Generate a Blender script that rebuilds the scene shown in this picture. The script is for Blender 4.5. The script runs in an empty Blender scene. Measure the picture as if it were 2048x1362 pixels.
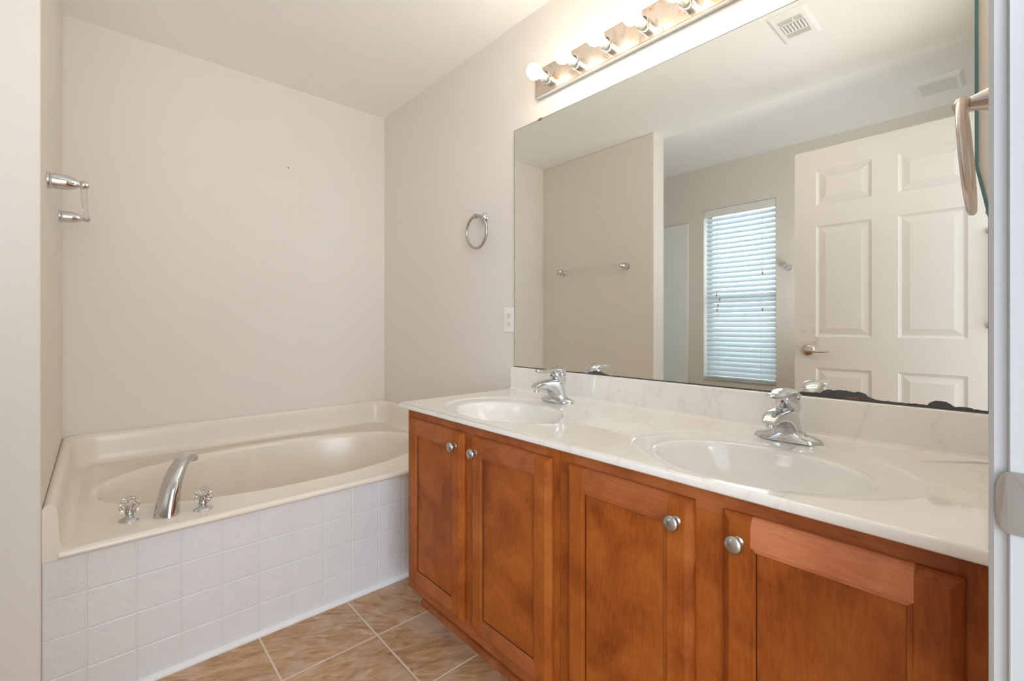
import bpy, bmesh, math, random
from mathutils import Vector

random.seed(7)
sc = bpy.context.scene
COL = sc.collection
PI = math.pi

# ------------------------------------------------------------------ camera, world, lights, exposure
cam_d = bpy.data.cameras.new('camera')
cam_d.sensor_width = 36.0
cam_d.lens = 922.0 / 2048.0 * 36.0
cam_d.shift_y = -31.0 / 2048.0
cam_d.clip_start = 0.02
cam = bpy.data.objects.new('camera', cam_d)
COL.objects.link(cam)
cam.location = (0, 0, 1.065)
cam.rotation_euler = (PI / 2, 0, -math.radians(42.1))
sc.camera = cam

w = bpy.data.worlds.new('daylight')
sc.world = w
w.use_nodes = True
w.node_tree.nodes['Background'].inputs['Color'].default_value = (0.86, 0.93, 1.0, 1)
w.node_tree.nodes['Background'].inputs['Strength'].default_value = 0.95


def area(name, loc, rot, sx, sy, power, col):
    d = bpy.data.lights.new(name, 'AREA')
    d.shape = 'RECTANGLE'
    d.size, d.size_y = sx, sy
    d.energy = power
    d.color = col
    o = bpy.data.objects.new(name, d)
    COL.objects.link(o)
    o.location, o.rotation_euler = loc, rot
    return o


H_CEIL = 2.413
BULB_STRENGTH = 9.6
BULB_COLOR = (1.0, 0.87, 0.68)
# daylight outside the bathroom window, and the bedroom's window behind the open doorway
area('window_daylight', (-1.75, 1.54, 1.9), (0, -PI / 2 + 0.2, 0), 1.8, 1.2, 12, (0.86, 0.94, 1.0))
area('bedroom_window_daylight', (-0.85, -2.3, 1.45), (PI / 2, 0, -0.15), 2.2, 1.9, 36, (0.74, 0.87, 1.0))

# two added, unseen fill spots: one in the doorway, one behind the open door


def fill_light(loc, aim, power, cone, col):
    d = bpy.data.lights.new('added_fill_spot', 'SPOT')
    d.energy = power
    d.color = col
    d.spot_size = math.radians(cone)
    d.spot_blend = 1.0
    d.shadow_soft_size = 0.28
    o = bpy.data.objects.new('added_fill_spot', d)
    COL.objects.link(o)
    o.location = loc
    o.rotation_euler = (Vector(aim) - Vector(loc)).to_track_quat('-Z', 'Y').to_euler()


fill_light((0.30, -0.04, 1.35), (0.62, 1.10, H_CEIL), 17, 100, (0.93, 0.96, 1.0))
fill_light((-0.42, 0.40, 0.95), (-0.95, 1.35, 2.05), 15, 125, (0.86, 0.93, 1.0))

sc.view_settings.view_transform = 'Standard'
sc.view_settings.look = 'None'
sc.view_settings.exposure = 1.33
sc.cycles.diffuse_bounces = 10
sc.cycles.glossy_bounces = 8
sc.cycles.transmission_bounces = 12
sc.cycles.max_bounces = 16
sc.view_settings.gamma = 1.0
sc.view_settings.use_curve_mapping = False

# ------------------------------------------------------------------ materials


def nt(name):
    m = bpy.data.materials.new(name)
    m.use_nodes = True
    t = m.node_tree
    return m, t, t.nodes['Principled BSDF']


def N(t, kind, **kw):
    n = t.nodes.new(kind)
    for k, v in kw.items():
        if k in ('inputs',):
            for a, b in v.items():
                n.inputs[a].default_value = b
        else:
            setattr(n, k, v)
    return n


def L(t, a, b):
    t.links.new(a, b)


def coords(t, scale=(1, 1, 1), rot=(0, 0, 0)):
    tc = N(t, 'ShaderNodeTexCoord')
    mp = N(t, 'ShaderNodeMapping')
    mp.inputs['Scale'].default_value = scale
    mp.inputs['Rotation'].default_value = rot
    L(t, tc.outputs['Object'], mp.inputs['Vector'])
    return mp.outputs['Vector']


def bump(t, b, height, strength, dist):
    n = N(t, 'ShaderNodeBump')
    n.inputs['Strength'].default_value = strength
    n.inputs['Distance'].default_value = dist
    L(t, height, n.inputs['Height'])
    L(t, n.outputs['Normal'], b.inputs['Normal'])


def ramp(t, fac, stops):
    r = N(t, 'ShaderNodeValToRGB')
    e = r.color_ramp.elements
    while len(e) < len(stops):
        e.new(0.5)
    for el, (p, c) in zip(e, stops):
        el.position = p
        el.color = (*c, 1)
    L(t, fac, r.inputs['Fac'])
    return r.outputs['Color']


def noise(t, vec, scale, detail=3, dist=0.0, rough=0.5):
    n = N(t, 'ShaderNodeTexNoise')
    n.inputs['Scale'].default_value = scale
    n.inputs['Detail'].default_value = detail
    n.inputs['Distortion'].default_value = dist
    n.inputs['Roughness'].default_value = rough
    L(t, vec, n.inputs['Vector'])
    return n.outputs['Fac']


def math_n(t, op, a, b=None):
    n = N(t, 'ShaderNodeMath', operation=op)
    for i, v in enumerate((a, b)):
        if v is None:
            continue
        if isinstance(v, (int, float)):
            n.inputs[i].default_value = v
        else:
            L(t, v, n.inputs[i])
    return n.outputs[0]


def mix(t, fac, a, b):
    n = N(t, 'ShaderNodeMix', data_type='RGBA')
    if isinstance(fac, (int, float)):
        n.inputs[0].default_value = fac
    else:
        L(t, fac, n.inputs[0])
    for i, v in ((6, a), (7, b)):
        if isinstance(v, tuple):
            n.inputs[i].default_value = (*v, 1)
        else:
            L(t, v, n.inputs[i])
    return n.outputs[2]


def simple(name, col, rough=0.5, metal=0.0, coat=0.0, peel=0.0, peel_scale=400, peel_dist=0.001, vary=0.0):
    m, t, b = nt(name)
    b.inputs['Base Color'].default_value = (*col, 1)
    b.inputs['Roughness'].default_value = rough
    b.inputs['Metallic'].default_value = metal
    b.inputs['Coat Weight'].default_value = coat
    b.inputs['Coat Roughness'].default_value = 0.06
    v = coords(t)
    if peel:
        bump(t, b, noise(t, v, peel_scale, 2), peel, peel_dist)
    if vary:
        c2 = tuple(c * (1 - vary) for c in col)
        L(t, ramp(t, noise(t, v, 6, 4), [(0.35, c2), (0.65, col)]), b.inputs['Base Color'])
    return m


M = {}
M['wall'] = simple('greige wall paint', (0.79, 0.747, 0.692), 0.62, peel=0.30, peel_scale=230, peel_dist=0.0016)
M['ceiling'] = simple('ceiling paint', (0.885, 0.88, 0.86), 0.8, peel=0.12, peel_scale=300, peel_dist=0.001)
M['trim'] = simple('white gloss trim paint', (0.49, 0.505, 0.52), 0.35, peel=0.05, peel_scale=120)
M['chrome'] = simple('polished chrome', (0.70, 0.72, 0.74), 0.05, 1.0, vary=0.05)
M['nickel'] = simple('brushed nickel', (0.52, 0.50, 0.47), 0.26, 1.0, vary=0.10)
M['satin'] = simple('satin nickel with pink cast', (0.66, 0.59, 0.54), 0.24, 1.0, vary=0.08)
M['white_plastic'] = simple('white plastic', (0.88, 0.88, 0.87), 0.35, vary=0.03)
M['almond_plastic'] = simple('almond plastic', (0.84, 0.76, 0.66), 0.35, vary=0.03)
M['dark'] = simple('dark slot', (0.03, 0.027, 0.025), 0.6, vary=0.2)
M['vent_dark'] = simple('shadowed duct metal', (0.30, 0.27, 0.22), 0.6, vary=0.2)
M['red'] = simple('red indicator', (0.55, 0.01, 0.04), 0.3, vary=0.1)
M['tub'] = simple('bisque acrylic', (0.83, 0.765, 0.675), 0.26, coat=0.15, vary=0.02)
M['tile'] = simple('white wall tile', (0.76, 0.755, 0.75), 0.26, peel=0.9, peel_scale=38, peel_dist=0.003, vary=0.03)
M['grout'] = simple('white grout', (0.80, 0.78, 0.76), 0.7, vary=0.05)
M['caulk'] = simple('white caulk', (0.84, 0.84, 0.84), 0.5, vary=0.08)
M['ceramic'] = simple('white bulb collar', (0.85, 0.82, 0.74), 0.4, vary=0.03)
M['shower'] = simple('white fibreglass', (0.88, 0.90, 0.88), 0.2, coat=0.3, vary=0.02)
M['sill'] = simple('grey marble sill', (0.55, 0.56, 0.55), 0.25, vary=0.25)
M['tassel'] = simple('tan cord tassel', (0.42, 0.28, 0.15), 0.5, vary=0.1)


def mirror_mat():
    m, t, b = nt('silvered mirror glass')
    b.inputs['Metallic'].default_value = 1
    b.inputs['Roughness'].default_value = 0.0
    v = coords(t)
    L(t, ramp(t, noise(t, v, 1.5, 1), [(0.3, (0.87, 0.885, 0.845)), (0.7, (0.88, 0.895, 0.855))]), b.inputs['Base Color'])
    return m


M['mirror'] = mirror_mat()
M['mirror_edge'] = simple('mirror edge', (0.10, 0.12, 0.11), 0.3, vary=0.3)
M['glass_edge'] = simple('teal glass edge', (0.10, 0.22, 0.24), 0.15, vary=0.2)
M['desilver'] = simple('blackened mirror backing', (0.085, 0.085, 0.085), 0.35, vary=0.35)
M['desilver_rust'] = simple('rusty mirror backing', (0.32, 0.12, 0.06), 0.5, vary=0.5)


def glassy(name, col, rough=0.02, ior=1.49):
    m, t, b = nt(name)
    v = coords(t)
    c2 = tuple(c * 0.98 for c in col)
    L(t, ramp(t, noise(t, v, 20, 1), [(0.3, c2), (0.7, col)]), b.inputs['Base Color'])
    b.inputs['Roughness'].default_value = rough
    b.inputs['IOR'].default_value = ior
    b.inputs['Transmission Weight'].default_value = 1
    return m


M['crystal'] = glassy('clear acrylic', (0.99, 0.98, 0.96))
M['clear_rod'] = glassy('clear acrylic rod', (0.96, 0.95, 0.92), 0.06, 1.2)


def pane_mat():
    m, t, b = nt('window glass')
    out = t.nodes['Material Output']
    tr = N(t, 'ShaderNodeBsdfTransparent')
    gl = N(t, 'ShaderNodeBsdfGlossy')
    gl.inputs['Roughness'].default_value = 0.02
    v = coords(t)
    L(t, ramp(t, noise(t, v, 2, 1), [(0.3, (0.93, 0.96, 0.97)), (0.7, (0.95, 0.98, 0.98))]), tr.inputs['Color'])
    mx = N(t, 'ShaderNodeMixShader')
    mx.inputs[0].default_value = 0.06
    L(t, tr.outputs[0], mx.inputs[1])
    L(t, gl.outputs[0], mx.inputs[2])
    L(t, mx.outputs[0], out.inputs['Surface'])
    return m


M['pane'] = pane_mat()


def slat_mat():
    m, t, b = nt('white blind slats')
    out = t.nodes['Material Output']
    v = coords(t)
    c = ramp(t, noise(t, v, 15, 2), [(0.3, (0.80, 0.82, 0.83)), (0.7, (0.84, 0.86, 0.87))])
    L(t, c, b.inputs['Base Color'])
    b.inputs['Roughness'].default_value = 0.35
    tl = N(t, 'ShaderNodeBsdfTranslucent')
    tl.inputs['Color'].default_value = (0.78, 0.88, 0.95, 1)
    mx = N(t, 'ShaderNodeMixShader')
    mx.inputs[0].default_value = 0.30
    L(t, b.outputs[0], mx.inputs[1])
    L(t, tl.outputs[0], mx.inputs[2])
    L(t, mx.outputs[0], out.inputs['Surface'])
    return m


M['slat'] = slat_mat()


def bulb_mat():
    m, t, b = nt('lit frosted bulb')
    v = coords(t)
    L(t, ramp(t, noise(t, v, 3, 1), [(0.3, BULB_COLOR), (0.7, tuple(min(1, c * 1.01) for c in BULB_COLOR))]), b.inputs['Emission Color'])
    b.inputs['Emission Strength'].default_value = BULB_STRENGTH
    b.inputs['Base Color'].default_value = (0.9, 0.9, 0.9, 1)
    return m


M['bulb'] = bulb_mat()


def plate_mat():
    m, t, b = nt('tarnished chrome plate with rust')
    v = coords(t)
    n1 = noise(t, v, 14, 5, 0.6, 0.65)
    n2 = noise(t, v, 120, 3)
    sp = math_n(t, 'MULTIPLY', n1, n2)
    c = ramp(t, n1, [(0.30, (0.62, 0.50, 0.38)), (0.5, (0.66, 0.60, 0.54)), (0.72, (0.66, 0.43, 0.26))])
    spots = ramp(t, sp, [(0.36, (0, 0, 0)), (0.42, (1, 1, 1))])
    L(t, mix(t, spots, c, (0.30, 0.13, 0.04)), b.inputs['Base Color'])
    b.inputs['Metallic'].default_value = 0.9
    L(t, ramp(t, n1, [(0.3, (0.22,) * 3), (0.7, (0.42,) * 3)]), b.inputs['Roughness'])
    return m


M['plate'] = plate_mat()
M['rust_edge'] = simple('rusty folded edge', (0.42, 0.20, 0.07), 0.5, 0.6, vary=0.4)


def marble_mat():
    m, t, b = nt('cultured marble cream white')
    v = coords(t, (1.0, 2.2, 1.0), (0, 0, 0.5))
    a = noise(t, v, 2.3, 4, 1.0, 0.5)
    d = math_n(t, 'ABSOLUTE', math_n(t, 'SUBTRACT', a, 0.5))
    vein = ramp(t, d, [(0.0, (0.80, 0.75, 0.69)), (0.006, (0.855, 0.825, 0.785)), (0.04, (0.88, 0.86, 0.83))])
    cl = noise(t, coords(t), 4, 3)
    L(t, mix(t, math_n(t, 'MULTIPLY', cl, 0.35), vein, (0.87, 0.825, 0.765)), b.inputs['Base Color'])
    b.inputs['Roughness'].default_value = 0.12
    b.inputs['Coat Weight'].default_value = 0.4
    return m


M['marble'] = marble_mat()
M['basin'] = simple('plain white basin gelcoat', (0.84, 0.825, 0.80), 0.10, coat=0.5, vary=0.015)


def wood_mat(name, dark, mid, light, vertical=True):
    m, t, b = nt(name)
    oi = N(t, 'ShaderNodeObjectInfo')
    tc = N(t, 'ShaderNodeTexCoord')
    off = N(t, 'ShaderNodeVectorMath', operation='ADD')
    cmb = N(t, 'ShaderNodeCombineXYZ')
    for i in range(3):
        L(t, math_n(t, 'MULTIPLY', oi.outputs['Random'], 7.0 + 5 * i), cmb.inputs[i])
    L(t, tc.outputs['Object'], off.inputs[0])
    L(t, cmb.outputs[0], off.inputs[1])
    mp = N(t, 'ShaderNodeMapping')
    mp.inputs['Scale'].default_value = (1, 1, 0.16) if vertical else (1, 0.16, 1)
    L(t, off.outputs[0], mp.inputs['Vector'])
    fine = noise(t, mp.outputs[0], 190, 3, 0.3)
    blot = noise(t, off.outputs[0], 6.5, 4, 0.8)
    f = math_n(t, 'ADD', math_n(t, 'MULTIPLY', fine, 0.30), math_n(t, 'MULTIPLY', blot, 0.70))
    L(t, ramp(t, f, [(0.33, dark), (0.5, mid), (0.68, light)]), b.inputs['Base Color'])
    b.inputs['Roughness'].default_value = 0.42
    b.inputs['Specular IOR Level'].default_value = 0.22
    bump(t, b, fine, 0.04, 0.001)
    return m


M['wood'] = wood_mat('stained maple upright grain', (0.21, 0.045, 0.005), (0.33, 0.083, 0.012), (0.42, 0.123, 0.020))
M['wood_rail'] = wood_mat('stained maple cross grain', (0.24, 0.062, 0.017), (0.35, 0.102, 0.030), (0.43, 0.140, 0.045), False)
M['wood_rail_sheen'] = wood_mat('maple cross grain with painted sheen', (0.46, 0.145, 0.060), (0.58, 0.205, 0.092), (0.66, 0.26, 0.125), False)  # grain sheen on one door's rails, put into a paler, pinker colour
M['wood_dark'] = simple('dark brown moulding groove', (0.07, 0.015, 0.004), 0.4, vary=0.2)  # darker brown on the innermost moulding step of each cabinet door


def floor_mat():
    m, t, b = nt('slate look floor tile')
    tc = N(t, 'ShaderNodeTexCoord')
    sp = N(t, 'ShaderNodeSeparateXYZ')
    L(t, tc.outputs['Object'], sp.inputs[0])
    P = 0.304
    ux = math_n(t, 'DIVIDE', math_n(t, 'SUBTRACT', sp.outputs[0], 0.717), P)
    uy = math_n(t, 'DIVIDE', math_n(t, 'SUBTRACT', sp.outputs[1], 1.483), P)
    ix, iy = math_n(t, 'FLOOR', ux), math_n(t, 'FLOOR', uy)
    fx, fy = math_n(t, 'SUBTRACT', ux, ix), math_n(t, 'SUBTRACT', uy, iy)
    ex = math_n(t, 'MINIMUM', fx, math_n(t, 'SUBTRACT', 1.0, fx))
    ey = math_n(t, 'MINIMUM', fy, math_n(t, 'SUBTRACT', 1.0, fy))
    e = math_n(t, 'MINIMUM', ex, ey)
    grout = ramp(t, e, [(0.010, (1, 1, 1)), (0.013, (0, 0, 0))])
    cid = N(t, 'ShaderNodeCombineXYZ')
    L(t, ix, cid.inputs[0])
    L(t, iy, cid.inputs[1])
    wn = N(t, 'ShaderNodeTexWhiteNoise', noise_dimensions='3D')
    L(t, cid.outputs[0], wn.inputs['Vector'])
    ro = N(t, 'ShaderNodeVectorRotate', rotation_type='Z_AXIS')
    L(t, tc.outputs['Object'], ro.inputs['Vector'])
    L(t, math_n(t, 'ADD', 0.2, math_n(t, 'MULTIPLY', wn.outputs['Value'], 1.1)), ro.inputs['Angle'])
    ad = N(t, 'ShaderNodeVectorMath', operation='MULTIPLY_ADD')
    L(t, wn.outputs['Color'], ad.inputs[0])
    ad.inputs[1].default_value = (13, 17, 5)
    L(t, ro.outputs[0], ad.inputs[2])
    mp = N(t, 'ShaderNodeMapping')
    mp.inputs['Scale'].default_value = (1.0, 3.6, 1)
    L(t, ad.outputs[0], mp.inputs['Vector'])
    streak = noise(t, mp.outputs[0], 5.5, 9, 2.2, 0.66)
    big = noise(t, ad.outputs[0], 6.0, 4, 1.0)
    c = ramp(t, streak, [(0.30, (0.22, 0.115, 0.055)), (0.44, (0.40, 0.225, 0.105)), (0.56, (0.50, 0.30, 0.155)), (0.70, (0.62, 0.46, 0.32))])
    c = mix(t, ramp(t, big, [(0.45, (0, 0, 0)), (0.72, (0.7, 0.7, 0.7))]), c, (0.58, 0.45, 0.36))
    L(t, mix(t, grout, c, (0.66, 0.55, 0.42)), b.inputs['Base Color'])
    L(t, ramp(t, e, [(0.011, (0.8,) * 3), (0.014, (0.36,) * 3)]), b.inputs['Roughness'])
    hgt = math_n(t, 'ADD', math_n(t, 'MULTIPLY', streak, 0.5), ramp(t, e, [(0.008, (0, 0, 0)), (0.016, (1, 1, 1))]))
    bump(t, b, hgt, 0.55, 0.004)
    return m


M['floor'] = floor_mat()


def door_mat():
    m, t, b = nt('white painted door skin')
    v = coords(t, (1, 1, 0.10))
    g = noise(t, v, 160, 3, 1.2)
    vv = coords(t)
    # brownish stain around the lever
    tc = N(t, 'ShaderNodeTexCoord')
    d = N(t, 'ShaderNodeVectorMath', operation='DISTANCE')
    L(t, tc.outputs['Object'], d.inputs[0])
    d.inputs[1].default_value = (0.0, 0.742, 0.965)
    s = math_n(t, 'MULTIPLY', ramp(t, d.outputs['Value'], [(0.02, (1, 1, 1)), (0.09, (0, 0, 0))]),
               ramp(t, noise(t, vv, 26, 3), [(0.46, (0, 0, 0)), (0.7, (0.75, 0.75, 0.75))]))
    L(t, mix(t, s, (0.80, 0.775, 0.74), (0.55, 0.40, 0.22)), b.inputs['Base Color'])
    b.inputs['Roughness'].default_value = 0.38
    bump(t, b, g, 0.22, 0.0012)
    return m


M['door'] = door_mat()

# ------------------------------------------------------------------ mesh helpers
ORG = {}


class MB:
    def __init__(self):
        self.v, self.f, self.m, self.s = [], [], [], []

    def add(self, verts, faces, mi=0, smooth=False):
        k = len(self.v)
        self.v += [tuple(p) for p in verts]
        for f in faces:
            self.f.append(tuple(k + i for i in f))
            self.m.append(mi)
            self.s.append(smooth)

    def box(self, x0, x1, y0, y1, z0, z1, mi=0):
        v = [(x, y, z) for x in (x0, x1) for y in (y0, y1) for z in (z0, z1)]
        self.add(v, [(0, 1, 3, 2), (4, 6, 7, 5), (0, 4, 5, 1), (2, 3, 7, 6), (0, 2, 6, 4), (1, 5, 7, 3)], mi)

    def loft(self, rings, mi=0, smooth=True, closed=True, caps=True):
        n = len(rings[0])
        v = [p for r in rings for p in r]
        f = []
        for i in range(len(rings) - 1):
            for j in range(n if closed else n - 1):
                a, b2 = i * n + j, i * n + (j + 1) % n
                f.append((a, b2, b2 + n, a + n))
        self.add(v, f, mi, smooth)
        if caps and closed:
            self.add(rings[0], [tuple(range(n - 1, -1, -1))], mi, smooth)
            self.add(rings[-1], [tuple(range(n))], mi, smooth)

    def lathe(self, prof, origin, axis, n=32, mi=0, smooth=True):
        """prof: (radius, distance along axis); revolved about axis through origin"""
        ax = Vector(axis).normalized()
        u = ax.orthogonal().normalized()
        w_ = ax.cross(u)
        o = Vector(origin)
        rings = []
        for r, h in prof:
            r = max(r, 1e-5)
            rings.append([o + ax * h + (u * math.cos(2 * PI * k / n) + w_ * math.sin(2 * PI * k / n)) * r for k in range(n)])
        self.loft(rings, mi, smooth)

    def tube(self, pts, rad, n=14, mi=0, caps=True, closed=False):
        pts = [Vector(p) for p in pts]
        k = len(pts)
        rings = []
        up = None
        for i, p in enumerate(pts):
            if closed:
                t = (pts[(i + 1) % k] - pts[i - 1]).normalized()
            else:
                t = (pts[min(i + 1, k - 1)] - pts[max(i - 1, 0)]).normalized()
            if up is None:
                up = t.orthogonal().normalized()
            up = (up - t * up.dot(t)).normalized()
            s = t.cross(up)
            r = rad[i] if isinstance(rad, (list, tuple)) else rad
            rings.append([p + (up * math.cos(2 * PI * j / n) + s * math.sin(2 * PI * j / n)) * r for j in range(n)])
        if closed:
            rings.append(rings[0])
        self.loft(rings, mi, True, True, caps and not closed)

    def build(self, name, mats, parent=None, bevel=0.0, sharp=40, local=False, subsurf=0):
        org = (0, 0, 0) if (parent is None or local) else ORG.get(parent.name, (0, 0, 0))
        me = bpy.data.meshes.new(name)
        me.from_pydata([(a - org[0], b - org[1], c - org[2]) for a, b, c in self.v], [], self.f)
        if not isinstance(mats, (list, tuple)):
            mats = [mats]
        for mm in mats:
            me.materials.append(M[mm])
        for p, mi, s in zip(me.polygons, self.m, self.s):
            p.material_index = mi
            p.use_smooth = s
        bm = bmesh.new()
        bm.from_mesh(me)
        bmesh.ops.remove_doubles(bm, verts=bm.verts, dist=1e-5)
        bmesh.ops.recalc_face_normals(bm, faces=bm.faces)
        bm.to_mesh(me)
        bm.free()
        if any(self.s):
            me.set_sharp_from_angle(angle=math.radians(sharp))
        me.update()
        o = bpy.data.objects.new(name, me)
        COL.objects.link(o)
        if parent is not None:
            o.parent = parent
            ORG[o.name] = org
        if bevel:
            b = o.modifiers.new('bevel', 'BEVEL')
            b.width = bevel
            b.segments = 2
            b.limit_method = 'ANGLE'
            b.angle_limit = math.radians(50)
        if subsurf:
            s = o.modifiers.new('subdivision', 'SUBSURF')
            s.levels = s.render_levels = subsurf
        return o


def tag(o, label, cat, group=None):
    o['label'], o['category'] = label, cat
    if group:
        o['group'] = group
    return o


def thing(name, label, cat, loc=(0, 0, 0), group=None):
    o = bpy.data.objects.new(name, None)
    o.empty_display_size = 0.05
    COL.objects.link(o)
    o.location = loc
    ORG[o.name] = tuple(loc)
    return tag(o, label, cat, group)


def struct(o, label=None):
    o['kind'] = 'structure'
    if label:
        o['label'] = label
    return o


def copy_tree(o, parent=None):
    c = o.copy()
    COL.objects.link(c)
    if parent is not None:
        c.parent = parent
    for ch in list(o.children):
        copy_tree(ch, c)
    return c


def superring(cx, cy, a, b, n, e=2.0):
    out = []
    for k in range(n):
        t = 2 * PI * k / n
        c, s = math.cos(t), math.sin(t)
        out.append((cx + a * math.copysign(abs(c) ** (2 / e), c), cy + b * math.copysign(abs(s) ** (2 / e), s)))
    return out


def plate_with_hole(mb, x0, x1, y0, y1, z, ring, mi=0):
    """flat plate around a closed hole outline"""
    cx = sum(p[0] for p in ring) / len(ring)
    cy = sum(p[1] for p in ring) / len(ring)
    n = len(ring)
    outer = []
    angs = []
    for (px, py) in ring:
        dx, dy = px - cx, py - cy
        ts = []
        if dx > 1e-9: ts.append((x1 - cx) / dx)
        if dx < -1e-9: ts.append((x0 - cx) / dx)
        if dy > 1e-9: ts.append((y1 - cy) / dy)
        if dy < -1e-9: ts.append((y0 - cy) / dy)
        t = min(ts)
        outer.append([cx + dx * t, cy + dy * t])
    for qx in (x0, x1):
        for qy in (y0, y1):
            best = min(range(n), key=lambda i: (outer[i][0] - qx) ** 2 + (outer[i][1] - qy) ** 2)
            outer[best] = [qx, qy]
    v = [(p[0], p[1], z) for p in ring] + [(p[0], p[1], z) for p in outer]
    mb.add(v, [(i, (i + 1) % n, n + (i + 1) % n, n + i) for i in range(n)], mi, True)


# ------------------------------------------------------------------ dimensions of the room
XW = 1.40        # vanity wall
XS = -0.1065     # alcove side of the stub wall
XS2 = -0.242     # shower side of the stub wall
XL = -1.07       # window wall
YB = 2.791       # tub back wall
YS = 1.725       # end of the stub wall
YE = 0.008       # bathroom face of the doorway wall
H = 2.413
YT = 1.754       # tub front

# ------------------------------------------------------------------ shell
mb = MB(); mb.box(XL - 0.2, XW + 0.15, -2.6, YB + 0.15, -0.08, 0.0)
struct(mb.build('floor', 'floor'), 'tan slate look square tile floor with pale grout')
mb = MB(); mb.box(XS2, XW + 0.15, YE - 0.12, YB + 0.15, H, H + 0.1)
mb.loft([[(XS2 + 0.03, y, H + 0.02), (XS2 + 0.03, y, H - 0.0002), (XS2 - 0.01, y, H - 0.006), (XL - 0.2, y, H - 0.006), (XL - 0.2, y, H + 0.1), (XS2 + 0.02, y, H + 0.1)]
         for y in (YE - 0.12, YB + 0.15)], smooth=False)
struct(mb.build('ceiling', 'ceiling'), 'flat cream white bathroom ceiling')
mb = MB(); mb.box(XW, XW + 0.12, YE - 0.12, YB + 0.12, 0, H)
struct(mb.build('wall_right', 'wall'), 'greige wall behind the mirror and vanity')
mb = MB(); mb.box(XL - 0.15, XW, YB, YB + 0.12, 0, H)
wb = struct(mb.build('wall_back', 'wall'), 'greige wall behind the bathtub')
mb = MB()
mb.lathe([(0.0, 0.0), (0.0035, 0.0), (0.0032, 0.0006), (0.0, 0.0008)], (0.812, YB, 1.956), (0, -1, 0), 12)
mb.build('nail_hole', 'dark', wb)
mb = MB(); mb.box(XS2, XS, YS, YB, 0, H)
struct(mb.build('wall_center', 'wall', bevel=0.006), 'short stub wall between the bathtub and the shower')

# window wall with its opening
WY0, WY1, WZ0, WZ1 = 1.26, 1.826, 0.60, 2.04
mb = MB()
mb.box(XL - 0.15, XL, YE - 0.12, WY0, 0, H)
mb.box(XL - 0.15, XL, WY1, YB, 0, H)
mb.box(XL - 0.15, XL, WY0, WY1, 0, WZ0)
mb.box(XL - 0.15, XL, WY0, WY1, WZ1, H)
struct(mb.build('wall_left', 'wall'), 'greige wall around the window with the blind')

# doorway wall, jambs and casing
DX0, DX1, DZ = -0.18, 0.63, 2.045
mb = MB()
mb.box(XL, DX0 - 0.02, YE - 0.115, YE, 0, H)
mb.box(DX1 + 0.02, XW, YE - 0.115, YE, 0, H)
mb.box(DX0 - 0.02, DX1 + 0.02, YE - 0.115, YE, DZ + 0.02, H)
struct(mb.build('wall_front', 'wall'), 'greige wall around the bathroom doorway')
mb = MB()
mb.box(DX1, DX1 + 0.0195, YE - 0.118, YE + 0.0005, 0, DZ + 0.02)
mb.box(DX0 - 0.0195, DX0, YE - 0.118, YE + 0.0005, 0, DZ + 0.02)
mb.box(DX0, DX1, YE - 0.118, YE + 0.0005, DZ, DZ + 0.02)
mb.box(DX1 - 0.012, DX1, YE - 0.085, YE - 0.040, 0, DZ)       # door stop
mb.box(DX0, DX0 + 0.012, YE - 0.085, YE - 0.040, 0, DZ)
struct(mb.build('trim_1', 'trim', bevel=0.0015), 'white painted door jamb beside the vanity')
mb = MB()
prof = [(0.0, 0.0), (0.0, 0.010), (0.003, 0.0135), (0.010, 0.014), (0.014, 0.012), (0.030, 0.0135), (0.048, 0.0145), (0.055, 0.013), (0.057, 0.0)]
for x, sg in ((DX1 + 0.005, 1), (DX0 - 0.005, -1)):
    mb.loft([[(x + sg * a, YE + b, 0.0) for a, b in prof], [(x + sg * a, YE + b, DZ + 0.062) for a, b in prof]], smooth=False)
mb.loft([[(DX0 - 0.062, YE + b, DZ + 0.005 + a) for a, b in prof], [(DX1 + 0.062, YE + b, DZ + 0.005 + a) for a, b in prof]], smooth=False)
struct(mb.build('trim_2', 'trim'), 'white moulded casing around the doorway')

# baseboards of the far side (under the window) and white strip along the tub apron
mb = MB(); mb.box(XL, XL + 0.012, YE + 0.02, 1.94, 0, 0.083)
struct(mb.build('baseboard_left', 'trim', bevel=0.004), 'white baseboard under the window')
mb = MB()
prof = [(0.0, 0.0), (-0.014, 0.0), (-0.0135, 0.006), (-0.010, 0.0115), (-0.004, 0.0145), (0.0, 0.0155)]
mb.loft([[(XS, YT - 0.0005 + a, b) for a, b in prof], [(XW, YT - 0.0005 + a, b) for a, b in prof]], smooth=False)
struct(mb.build('trim_3', 'caulk'), 'white quarter round strip where the tiled tub front meets the floor')

# ------------------------------------------------------------------ window and blind
mb = MB()
fx0, fx1 = XL - 0.13, XL - 0.09
mb.box(fx0, fx1, WY0, WY0 + 0.035, WZ0, WZ1)
mb.box(fx0, fx1, WY1 - 0.035, WY1, WZ0, WZ1)
mb.box(fx0, fx1, WY0 + 0.035, WY1 - 0.035, WZ0, WZ0 + 0.05)
mb.box(fx0, fx1, WY0 + 0.035, WY1 - 0.035, WZ1 - 0.04, WZ1)
mb.box(fx0, fx1, WY0 + 0.035, WY1 - 0.035, 1.285, 1.325)
win = struct(mb.build('window_1', 'trim', bevel=0.002), 'narrow single hung window behind the white blind')
mb = MB(); mb.box(fx0 + 0.018, fx0 + 0.022, WY0 + 0.03, WY1 - 0.03, WZ0 + 0.045, WZ1 - 0.035)
mb.build('window_pane', 'pane', win)
mb = MB(); mb.box(XL - 0.09, XL + 0.012, WY0 + 0.001, WY1 - 0.001, WZ0 - 0.001, WZ0 + 0.016)
mb.build('window_sill', 'sill', win, bevel=0.003)

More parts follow.
